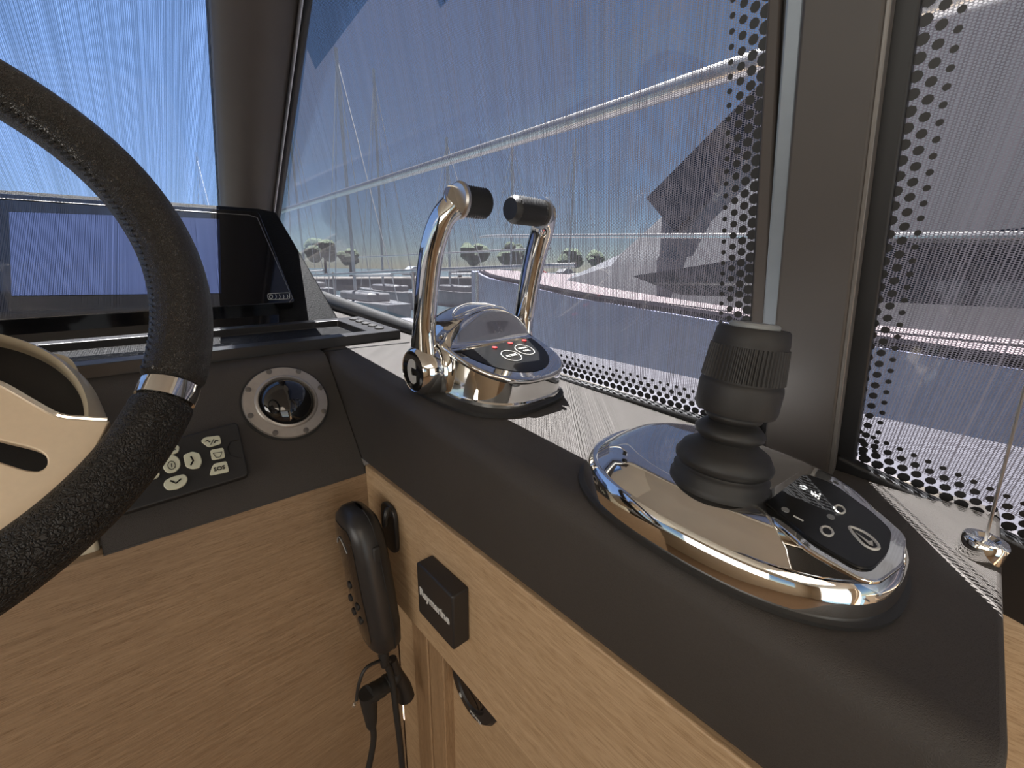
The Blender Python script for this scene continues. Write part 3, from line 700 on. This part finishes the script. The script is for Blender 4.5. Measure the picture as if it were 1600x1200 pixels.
sy.tube(cr([J(*p) for p in ((1327, 824), (1345, 829), (1362, 840), (1373, 853), (1370, 858), (1360, 857), (1345, 847))], 5, True), .0008, 5, closed=True)
sy.tube([J(1240, 806), J(1255, 814)], .0005, 5)
sy.tube([J(1268, 768), J(1270, 774)], .0005, 5); sy.tube([J(1269, 771), J(1280, 776)], .0005, 5); sy.tube([J(1281, 772), J(1279, 780)], .0005, 5); sy.tube([J(1273, 769), J(1275, 777)], .0005, 5)
obj('panel_symbols', sy, 'white', jk)
obj('arrow_symbol', B().prism([J(1337, 832), J(1357, 846), J(1363, 845), J(1364, 853), J(1358, 851)], TN*.0003), 'white', jk)
for u, v in ((1255, 762), (1227, 797), (1298, 808)):
    N = 16; obj('indicator', B().prism([J(u+7*math.cos(2*PI*i/N)*.9-3.5*math.sin(2*PI*i/N)*.35, v+7*math.cos(2*PI*i/N)*.35+3.5*math.sin(2*PI*i/N)*.9) for i in range(N)], TN*.0004), 'grey', jk)
jb = jp(1122, 750)
jt = hy(1178, 512, jb.y-.004)
ja = (jt-jb); jh = ja.length; ja = ja.normalized()
LK = jh
bel = [(.0385, -.004), (.0390, .002), (.0365, .004), (.0375, .009), (.0345, .011), (.0335, .013), (.0375, .017), (.0378, .021), (.0330, .029), (.0235, .035), (.0215, .037), (.0262, .041), (.0268, .045), (.0220, .050), (.0175, .0525), (.0215, .0555), (.0220, .0585), (.018, .062), (.016, .068)]
kz = jh/.128
bel = [(r*.80, h*kz) for r, h in bel]
obj('bellows', B().lathe(bel, jb, ja, 64), 'rubber', jk, smooth=70)
k0 = .060*kz; k1 = jh
kn = [(.020, k0), (.0262, k0+.001), (.0272, k0+.004), (.0274, k0+.018), (.0268, k0+.0205), (.0262, k0+.021)]
kn = [(r*.90, h) for r, h in kn]
kp_ = obj('knob', B().lathe(kn+[(r*.91, h) for r, h in ((.0255, k0+.022), (.0240, k1-.012), (.0238, k1-.010), (.0240, k1-.009), (.0228, k1-.0015), (.0215, k1), (.018, k1))], jb, ja, 64), 'matte', jk, smooth=40)
rb = B(); o1 = ja.orthogonal().normalized(); o2 = ja.cross(o1); K = 56
R = []
for h, r in ((k0+.0225, .0238), (k1-.0115, .0219)):
    ring = []
    for j in range(K*4):
        t = 2*PI*j/(K*4); rr = r+(.0007 if j % 4 < 2 else -.0004); ring.append(jb+ja*h+(o1*math.cos(t)+o2*math.sin(t))*rr)
    R.append(ring)
obj('ribbed_band', B().rings(R), 'matte', kp_, smooth=25)
obj('cap', B().lathe([(.0145, k1-.001), (.0145, k1+.0018), (.0135, k1+.0030), (.001, k1+.0034)], jb, ja, 40), 'grey', kp_)
# ================================================================== BLIND GUIDE
bg0 = top(1528, 868)
bgd = root('blind_guide', bg0, 'small chrome puck with a thin taut cord at the aft end of the ledge', 'cord anchor')
obj('puck', B().lathe([(.0115, 0), (.0120, .001), (.0120, .0125), (.0108, .0145), (.0070, .0150), (.005, .0125), (.001, .0120)], bg0, TN, 40), 'chrome', bgd, smooth=40)
obj('cord', B().tube([bg0+TN*.012, hx(1592, 640, bg0.x-.012), hx(1592, 640, bg0.x-.012)+(hx(1592, 640, bg0.x-.012)-bg0)*((1.53-hx(1592, 640, bg0.x-.012).z)/(hx(1592, 640, bg0.x-.012).z-bg0.z))], .0009, 8), 'steel', bgd)
# ================================================================== BLACK NETWORK BOX on the fascia
nb = root('network_box', V((.214, .365, .74)), 'flat black square box with small white lettering on the oak fascia', 'box')
ya, yb = hx(666, 871, .225).y, hx(723, 918, .225).y
xf = .2035
p1 = hx(649, 880, xf); p2 = hx(706, 930, xf); p3 = hx(709, 1017, xf); p4 = hx(655, 958, xf)
y0 = (p2.y+p3.y)/2; y1 = (p1.y+p4.y)/2; z1_ = (p1.z+p2.z)/2; z0_ = (p3.z+p4.z)/2
obj('case', B().box((xf, y0, z0_), (.2255, y1, z1_)), 'black', nb, bevel=.0025, seg=3)
text('Raymarine', .0142, V((xf-.0002, (y0+y1)/2, (z0_+z1_)/2)), (0, -1, 0), (0, 0, 1), 'white', nb, center=True, bold=.0006)
# ================================================================== ROUND DIAL below the fascia
od = hx(742, 1078, .267)
rd = root('round_dial', od, 'black round dial partly hidden under the oak fascia edge', 'dial')
dr = (hx(745, 1121, .267)-V((.267, od.y, od.z+.010))).length
oc = V((.267, hx(742, 1100, .267).y-.006, hx(745, 1121, .267).z+.058))
obj('body', B().lathe([(.046, 0), (.046, .006), (.042, .011), (.030, .012), (.028, .009), (.001, .009)], oc, (-1, 0, 0), 56), 'black', rd, smooth=35)
obj('knob', B().lathe([(.026, .009), (.024, .011), (.018, .0095), (.001, .0095)], oc, (-1, 0, 0), 40), 'gloss', rd)
obj('marker', B().box((oc.x-.0125, oc.y+.020, oc.z-.030), (oc.x-.0115, oc.y+.024, oc.z-.024)), 'white', rd)
text('POWER', .007, V((oc.x-.0122, oc.y-.012, oc.z-.034)), (0, -1, .0), (0, 0, 1), 'white', rd, center=True)
# ================================================================== HANDSET, CLIP AND CABLES
hs0 = V((.190, .455, .660))
hs = root('radio_handset', hs0, 'black oblong radio handset hanging in the corner beside the oak fascia', 'handset')
def hring(h, w_, d_, cx_, cy_):
    # w_: half width along y, d_: half depth along x ; superellipse
    return [V((cx_+x, cy_+y, hs0.z+h)) for x, y in se((0, 0), d_, w_, 2.8, 40)]
HP = [(0, .014, .010), (.003, .023, .016), (.012, .031, .021), (.04, .036, .0235), (.09, .038, .0245), (.14, .039, .0245), (.165, .038, .024), (.183, .033, .021), (.192, .024, .015), (.196, .012, .008)]
def hc(h): return .188-.010*h/.2, .455+.03*h/.2
obj('shell', B().rings([hring(h, w_, d_, *hc(h)) for h, w_, d_ in HP]), 'black', hs, smooth=50)
obj('seam', B().rings([[V((hc(h)[0]+.0055+x, hc(h)[1]+y, hs0.z+h)) for x, y in se((0, 0), .0012 if 0 else .0016, w_*1.03, 2.2, 24)] for h, w_, d_ in HP]), 'matte', hs)
def fpt(h, dy, o=.0008):
    i = max(k for k in range(len(HP)) if HP[k][0] <= h); j = min(i+1, len(HP)-1); t = (h-HP[i][0])/max(1e-6, HP[j][0]-HP[i][0])
    d_ = lerp(HP[i][2], HP[j][2], t); w_ = lerp(HP[i][1], HP[j][1], t); cx_, cy_ = hc(h)
    return V((cx_-d_*(max(0, 1-(abs(dy)/w_)**2.8))**(1/2.8)-o, cy_+dy, hs0.z+h))
fpv = []; FR = [(h, w_) for h, w_ in ((.02, .016), (.03, .022), (.06, .025), (.10, .026), (.15, .027), (.17, .025), (.18, .018))]
vs = []; 
for h, w_ in FR:
    for k in range(7): vs.append(fpt(h, lerp(-w_, w_, k/6)))
obj('front_plate', B().add(vs, [(j*7+i, j*7+i+1, (j+1)*7+i+1, (j+1)*7+i) for j in range(len(FR)-1) for i in range(6)]), 'gloss', hs, smooth=60)
for h, dy in ((.055, -.010), (.055, .010), (.075, -.010), (.075, .010), (.10, 0)):
    obj('button', B().lathe([(.005, -.001), (.005, .0014), (.003, .0022)], fpt(h, dy), (-1, 0, 0), 14), 'rubber', hs)
obj('arc_mark', B().tube([fpt(.165-.014*abs(k/5)**2, k*.003, .0012) for k in range(-5, 6)], .0006, 5), 'grey', hs)
obj('talk_bar', B().box((hc(.12)[0]-.004, hc(.12)[1]-.036, hs0.z+.10), (hc(.12)[0]+.006, hc(.12)[1]-.028, hs0.z+.16)), 'matte', hs, bevel=.002)
cl = root('handset_clip', V((.214, .47, .80)), 'black plastic hanging clip fixed to the oak fascia behind the handset', 'clip')
obj('plate', B().prism(clip_round([V((.2245, y, z)) for y, z in ((.460, .775), (.500, .775), (.500, .846), (.460, .846))], .02, 6), (-.006, 0, 0)), 'black', cl, bevel=.0015)
obj('hook', B().tube(cr([V((.220, .470, .835)), V((.214, .468, .845)), V((.209, .466, .835)), V((.209, .468, .825))], 5), .004, 8), 'black', cl)
cx0, cy0 = hc(0)
hcab = root('handset_cable', V((cx0, cy0, .3)), 'black cable hanging down from the bottom of the handset', 'cable')
obj('strain_relief', B().lathe([(.0085, .004), (.0085, -.006), (.0070, -.008), (.0078, -.012), (.0068, -.016), (.0074, -.020), (.0064, -.030), (.005, -.040)], V((cx0, cy0, hs0.z)), (0, 0, 1), 20), 'rubber', hcab)
obj('lead', B().tube(cr([V((cx0, cy0, hs0.z-.03)), hy(612, 1060, cy0), hy(620, 1120, cy0-.005), hy(626, 1170, cy0-.005), hy(630, 1230, cy0-.005), hy(632, 1330, cy0), V((cx0+.01, cy0+.01, .25)), V((cx0+.0, cy0+.03, .006))], 8), .0044, 12), 'rubber', hcab)
yy = cy0+.01
ch = root('capped_connector', hy(590, 1080, yy), 'black angled cable connector with a small tethered cap behind the handset cable', 'connector')
obj('plug_body', B().tube(cr([hy(622, 1050, yy), hy(606, 1066, yy), hy(590, 1078, yy-.004), hy(575, 1086, yy-.006)], 5), [.010, .011, .012, .012, .011, .0125, .0125, .0115, .0125, .0125, .0118, .0128, .0128, .0122, .0125, .012], 18), 'rubber', ch)
obj('tail', B().tube(cr([hy(574, 1082, yy-.006), hy(578, 1110, yy-.004), hy(581, 1135, yy-.004)], 5), [.0120, .0116, .0112, .0108, .0104, .0098, .0092, .0086, .008, .0072, .006], 16), 'rubber', ch)
obj('lead', B().tube(cr([hy(580, 1125, yy-.004), hy(584, 1150, yy-.004), hy(580, 1180, yy), hy(570, 1230, yy), hy(560, 1300, yy), V((.16, yy+.01, .25)), V((.15, yy+.03, .006))], 8), .0044, 12), 'rubber', ch)
obj('socket', B().tube(cr([hy(612, 1030, yy), hy(618, 1050, yy), hy(630, 1072, yy), hy(634, 1088, yy)], 5), [.007+.0004*i for i in range(16)], 14), 'black', ch)
obj('cap_tether', B().tube(cr([hy(610, 1033, yy-.012), hy(596, 1032, yy-.012), hy(572, 1044, yy-.014), hy(561, 1068, yy-.014), hy(557, 1094, yy-.012)], 8), .0023, 8), 'rubber', ch)
obj('tether_tip', B().lathe([(.0028, 0), (.0028, .005), (.002, .006)], hy(555, 1097, yy-.012), (-.5, -.5, 0), 12), 'chrome', ch)
# ================================================================== OUTSIDE
def clear(u, v, d): r = ray(u, v); return CAM + r*d
gr = root('grab_rail', hx(600, 290, 1.1), 'long stainless grab rail slanting past the side window', 'rail')
rp = []
a = hx(430, 333, 1.15); b_ = hx(780, 226, .95); c = hx(1240, 78, .80)
obj('tube', B().tube(cr([a+(a-b_)*.3, a, b_, c, c+(c-b_)*1.6], 8), .017, 14), 'steel', gr)
gl2 = root('guard_wire_rail', hx(600, 480, 1.6), 'low stainless side-deck rail with slanting stays beyond the side window', 'rail')
a = hx(470, 431, 1.7); b_ = hx(640, 423, 1.7); c = hx(900, 414, 1.7)
obj('top_rail', B().tube([a+(a-b_)*.5, a, b_, c], .012, 10), 'steel', gl2)
a = hx(560, 402, 1.7); b_ = hx(860, 388, 1.7)
obj('wire', B().tube([a, b_], .006, 8), 'steel', gl2)
for u in (520, 645, 745):
    p = hx(u, 425, 1.7); obj('stanchion', B().tube([p, V((p.x, p.y, -.3))], .011, 8), 'steel', gl2)
M['water'] = bump(mat('harbour_water', (.05, .075, .09), .12, ns=.5, nv=.2), 1.2, .5, .1, 'noise')
obj('harbour_water', B().prism([V((-300, -100, -1.6)), V((300, -100, -1.6)), V((300, 600, -1.6)), V((-300, 600, -1.6))], (0, 0, -.2)), 'water', kind='stuff', label='rippled harbour water around the moored boats', cat='water')
M['gel'] = mat('white_gelcoat', (.115, .115, .12), .25, ns=2, nv=.04)
M['hullblue'] = mat('hull_lavender', (.20, .21, .30), .3, ns=2, nv=.05)  # white hull with reflected blue light put into its colour
M['tinted'] = mat('tinted_glass', (.012, .014, .02), .06, noise=False)
M['deckpink'] = mat('teak_deck', (.062, .043, .047), .7, ns=3)
M['tree'] = bump(mat('pine_crowns', (.035, .055, .028), .9, ns=3, nv=.4), 3, 1, .3, 'noise')
M['quay'] = mat('quay_stone', (.07, .062, .055), .85, ns=1, nv=.2)
M['mast'] = mat('mast_alloy', (.42, .42, .42), .4, .5, ns=3)
M['carred'] = mat('red_paint', (.45, .04, .04), .3, ns=3)
M['cargrey'] = mat('grey_paint', (.25, .27, .30), .3, ns=3)
M['deckgrey'] = mat('side_deck_paint', (.019, .018, .025), .6, ns=4)
# side deck of our own boat
sd = obj('side_deck', B().prism([V((.62, -3, .62)), V((1.9, -3, .62)), V((1.9, 3.4, .72)), V((.62, 4.0, .72))], (0, 0, -.08)), 'deckgrey', None, 'grey side deck of the boat outside the side windows', 'deck', bevel=.01)
# neighbouring motor yacht, bow forward, to starboard
ny = root('motor_yacht', V((5.6, 0, -1.6)), 'large white motor yacht with dark curved windows moored alongside', 'yacht')
def hull_ring(y, hw, zt_, cx=5.6):
    return [V((cx-hw, y, zt_)), V((cx-hw*.96, y, zt_-.9)), V((cx-hw*.6, y, -1.9)), V((cx+hw*.6, y, -1.9)), V((cx+hw*.96, y, zt_-.9)), V((cx+hw, y, zt_))]
obj('hull', B().rings([hull_ring(-8, 2.3, .55), hull_ring(-3, 2.4, .60), hull_ring(0, 2.3, .70), hull_ring(3, 1.9, .85), hull_ring(5.5, 1.1, 1.0), hull_ring(7.2, .15, 1.1)]), 'hullblue', ny, smooth=50)
obj('deck', B().prism([V((3.35, -8, .60)), V((3.25, -3, .64)), V((3.35, 0, .74)), V((3.75, 3, .89)), V((4.55, 5.5, 1.03)), V((5.5, 7.1, 1.12)), V((6.65, 5.5, 1.03)), V((7.45, 3, .89)), V((7.9, 0, .74)), V((7.9, -8, .60))], (0, 0, .03)), 'deckpink', ny)
def cab(y, hw, z0c, z1c, top_, cx=5.6): return [V((cx-hw, y, z0c)), V((cx-hw*.93, y, z1c)), V((cx-hw*.75, y, top_)), V((cx+hw*.75, y, top_)), V((cx+hw*.93, y, z1c)), V((cx+hw, y, z0c))]
obj('superstructure', B().rings([cab(-8, 1.9, .6, 1.2, 3.2), cab(-2, 1.9, .6, 1.3, 3.3), cab(.6, 1.75, .7, 1.35, 3.0), cab(1.9, 1.5, .8, 1.3, 2.2), cab(3.2, 1.1, .85, 1.2, 1.35), cab(4.3, .6, .9, 1.0, 1.05)]), 'gel', ny, smooth=30)
obj('side_window', B().prism([V((3.68, -6, 1.0)), V((3.68, .3, .98)), V((3.70, 1.8, .95)), V((3.70, 2.3, 1.10)), V((3.70, .9, 1.32)), V((3.70, -.6, 1.45)), V((3.70, -6, 1.5))], (-.05, 0, 0)), 'tinted', ny)
obj('windscreen', B().prism([V((4.35, 2.3, 1.55)), V((6.8, 2.3, 1.55)), V((6.5, .95, 2.75)), V((4.5, .95, 2.75))], V((0, .35, .35))), 'tinted', ny)
obj('hull_window', B().prism([V((3.28, -2.6, .05)), V((3.30, -.6, .05)), V((3.28, -.3, .38)), V((3.24, -2.6, .40))], (-.05, 0, 0)), 'tinted', ny)
obj('flybridge', B().prism([V((4.1, -7, 3.35)), V((7.1, -7, 3.35)), V((6.8, .4, 3.25)), V((4.4, .4, 3.25))], (0, 0, .5)), 'gel', ny, bevel=.1)
obj('bow_rail', B().tube(cr([V((3.4, -3, 1.25)), V((3.4, 0, 1.35)), V((3.8, 3, 1.5)), V((4.6, 5.5, 1.65)), V((5.6, 7.1, 1.75))], 6), .02, 8), 'steel', ny)
# sailing boats with masts, far ahead
def sailboat(x, y, h, lean, label):
    r = root('sailing_boat', V((x, y, -1.6)), label, 'boat', 'moored sailing boats ahead')
    obj('hull', B().rings([[V((x+dx*.9*k, y+l, -1.6+zz)) for dx, zz in ((-1, 1.1), (-.8, 0), (.8, 0), (1, 1.1))] for l, k in ((-4, .7), (-1, 1.2), (2, 1.0), (5, .08))]), 'gel', r)
    obj('cabin', B().box((x-.6, y-2, -.55), (x+.6, y+1.5, -.1)), 'gel', r, bevel=.1)
    obj('mast', B().tube([V((x, y+.8, -.4)), V((x+lean, y+.8, h))], .09, 8), 'mast', r)
    obj('boom', B().tube([V((x, y+.7, .7)), V((x+.1, y-3.2, .8))], .08, 8), 'mast', r)
    for s, l in ((1, 1.0), (-1, 1.0), (0, 4.8), (0, -3.9)):
        obj('stay', B().tube([V((x+lean, y+.8, h*.97)), V((x+s*1.0, y+l, -.4))], .025, 5), 'mast', r)
boats = [(9.5, 22, 11, 0, 'tall-masted white sailing boat, nearest the windscreen post'), (15, 30, 14, .3, 'white sailing boat with a tall mast left of the throttle'), (19, 27, 10, 0, 'white sailing boat seen just left of the throttle lever'),
         (28, 30, 12, 0, 'white sailing boat seen between the throttle levers'), (34, 28, 13, .2, 'white sailing boat right of the throttle levers'), (12, 38, 15, 0, 'farthest white sailing boat near the windscreen post'), (6, 40, 9, 0, 'small white sailing boat seen over the display through the windscreen')]
for x, y, h, ln, lb in boats: sailboat(x, y, h, ln, lb)
obj('stone_quay', B().box((-60, 52, -1.8), (160, 60, -.2)), 'quay', None, 'pale stone quay on the far side of the harbour', 'quay', bevel=.1)
def tree(x, y, s, lb):
    r = root('pine_tree', V((x, y, -.2)), lb, 'tree', 'trees beyond the quay')
    obj('trunk', B().tube([V((x, y, -.3)), V((x+.1, y, s*.8))], [.25, .15], 8), 'quay', r)
    b = B(); rnd = random.Random(int(x*7+y))
    for k in range(9):
        c = V((x+rnd.uniform(-1, 1)*s*.45, y+rnd.uniform(-1, 1)*s*.3, s*(.7+rnd.uniform(0, .45)))); q = s*rnd.uniform(.25, .4)
        b.lathe([(q*math.sin(a*PI/6)*(1+rnd.uniform(-.15, .15)), -q*math.cos(a*PI/6)) for a in range(0, 7)], c, (0, 0, 1), 9)
    obj('crown', b, 'tree', r)
TLB = ['leftmost dark tree beyond the quay, by the windscreen post', 'second dark tree beyond the quay, counted from the windscreen post', 'smallest dark tree beyond the quay, left of the throttle', 'dark tree beyond the quay, left of the two between the throttle levers', 'dark tree beyond the quay, right of the two between the throttle levers', 'dark tree beyond the quay just behind the right throttle lever', 'dark tree beyond the quay, second from the right end of the row', 'rightmost dark tree of the row beyond the quay']
for i, (x, y, s) in enumerate(((18, 66, 3.2), (24, 68, 3.6), (27, 66, 2.6), (52, 68, 4.2), (60, 66, 4.5), (66, 68, 3.6), (78, 66, 4.2), (90, 68, 4))):
    tree(x, y, s, TLB[i])
def car(x, y, m, lb):
    r = root('car', V((x, y, -.2)), lb, 'car', 'cars parked on the quay')
    obj('body', B().prism([V((x, y, .1)), V((x+4, y, .1)), V((x+4, y, .7)), V((x+3.2, y, .8)), V((x+2.7, y, 1.3)), V((x+1, y, 1.3)), V((x+.4, y, .8)), V((x, y, .7))], (0, 1.7, 0)), m, r, bevel=.08)
    for dx in (.8, 3.2): obj('wheel', B().lathe([(.32, 0), (.32, .2)], V((x+dx, y-.05, .12)), (0, 1, 0), 16), 'rubber', r)
CLB = ['grey car at the left end of the quay car row', 'white car second from the left on the quay', 'grey car in the middle of the quay car row', 'red car parked on the far quay', 'white car at the right end of the quay car row']
for i, (x, m) in enumerate(((30, 'cargrey'), (38, 'gel'), (46, 'cargrey'), (54, 'carred'), (62, 'gel'))):
    car(x, 54, m, CLB[i])
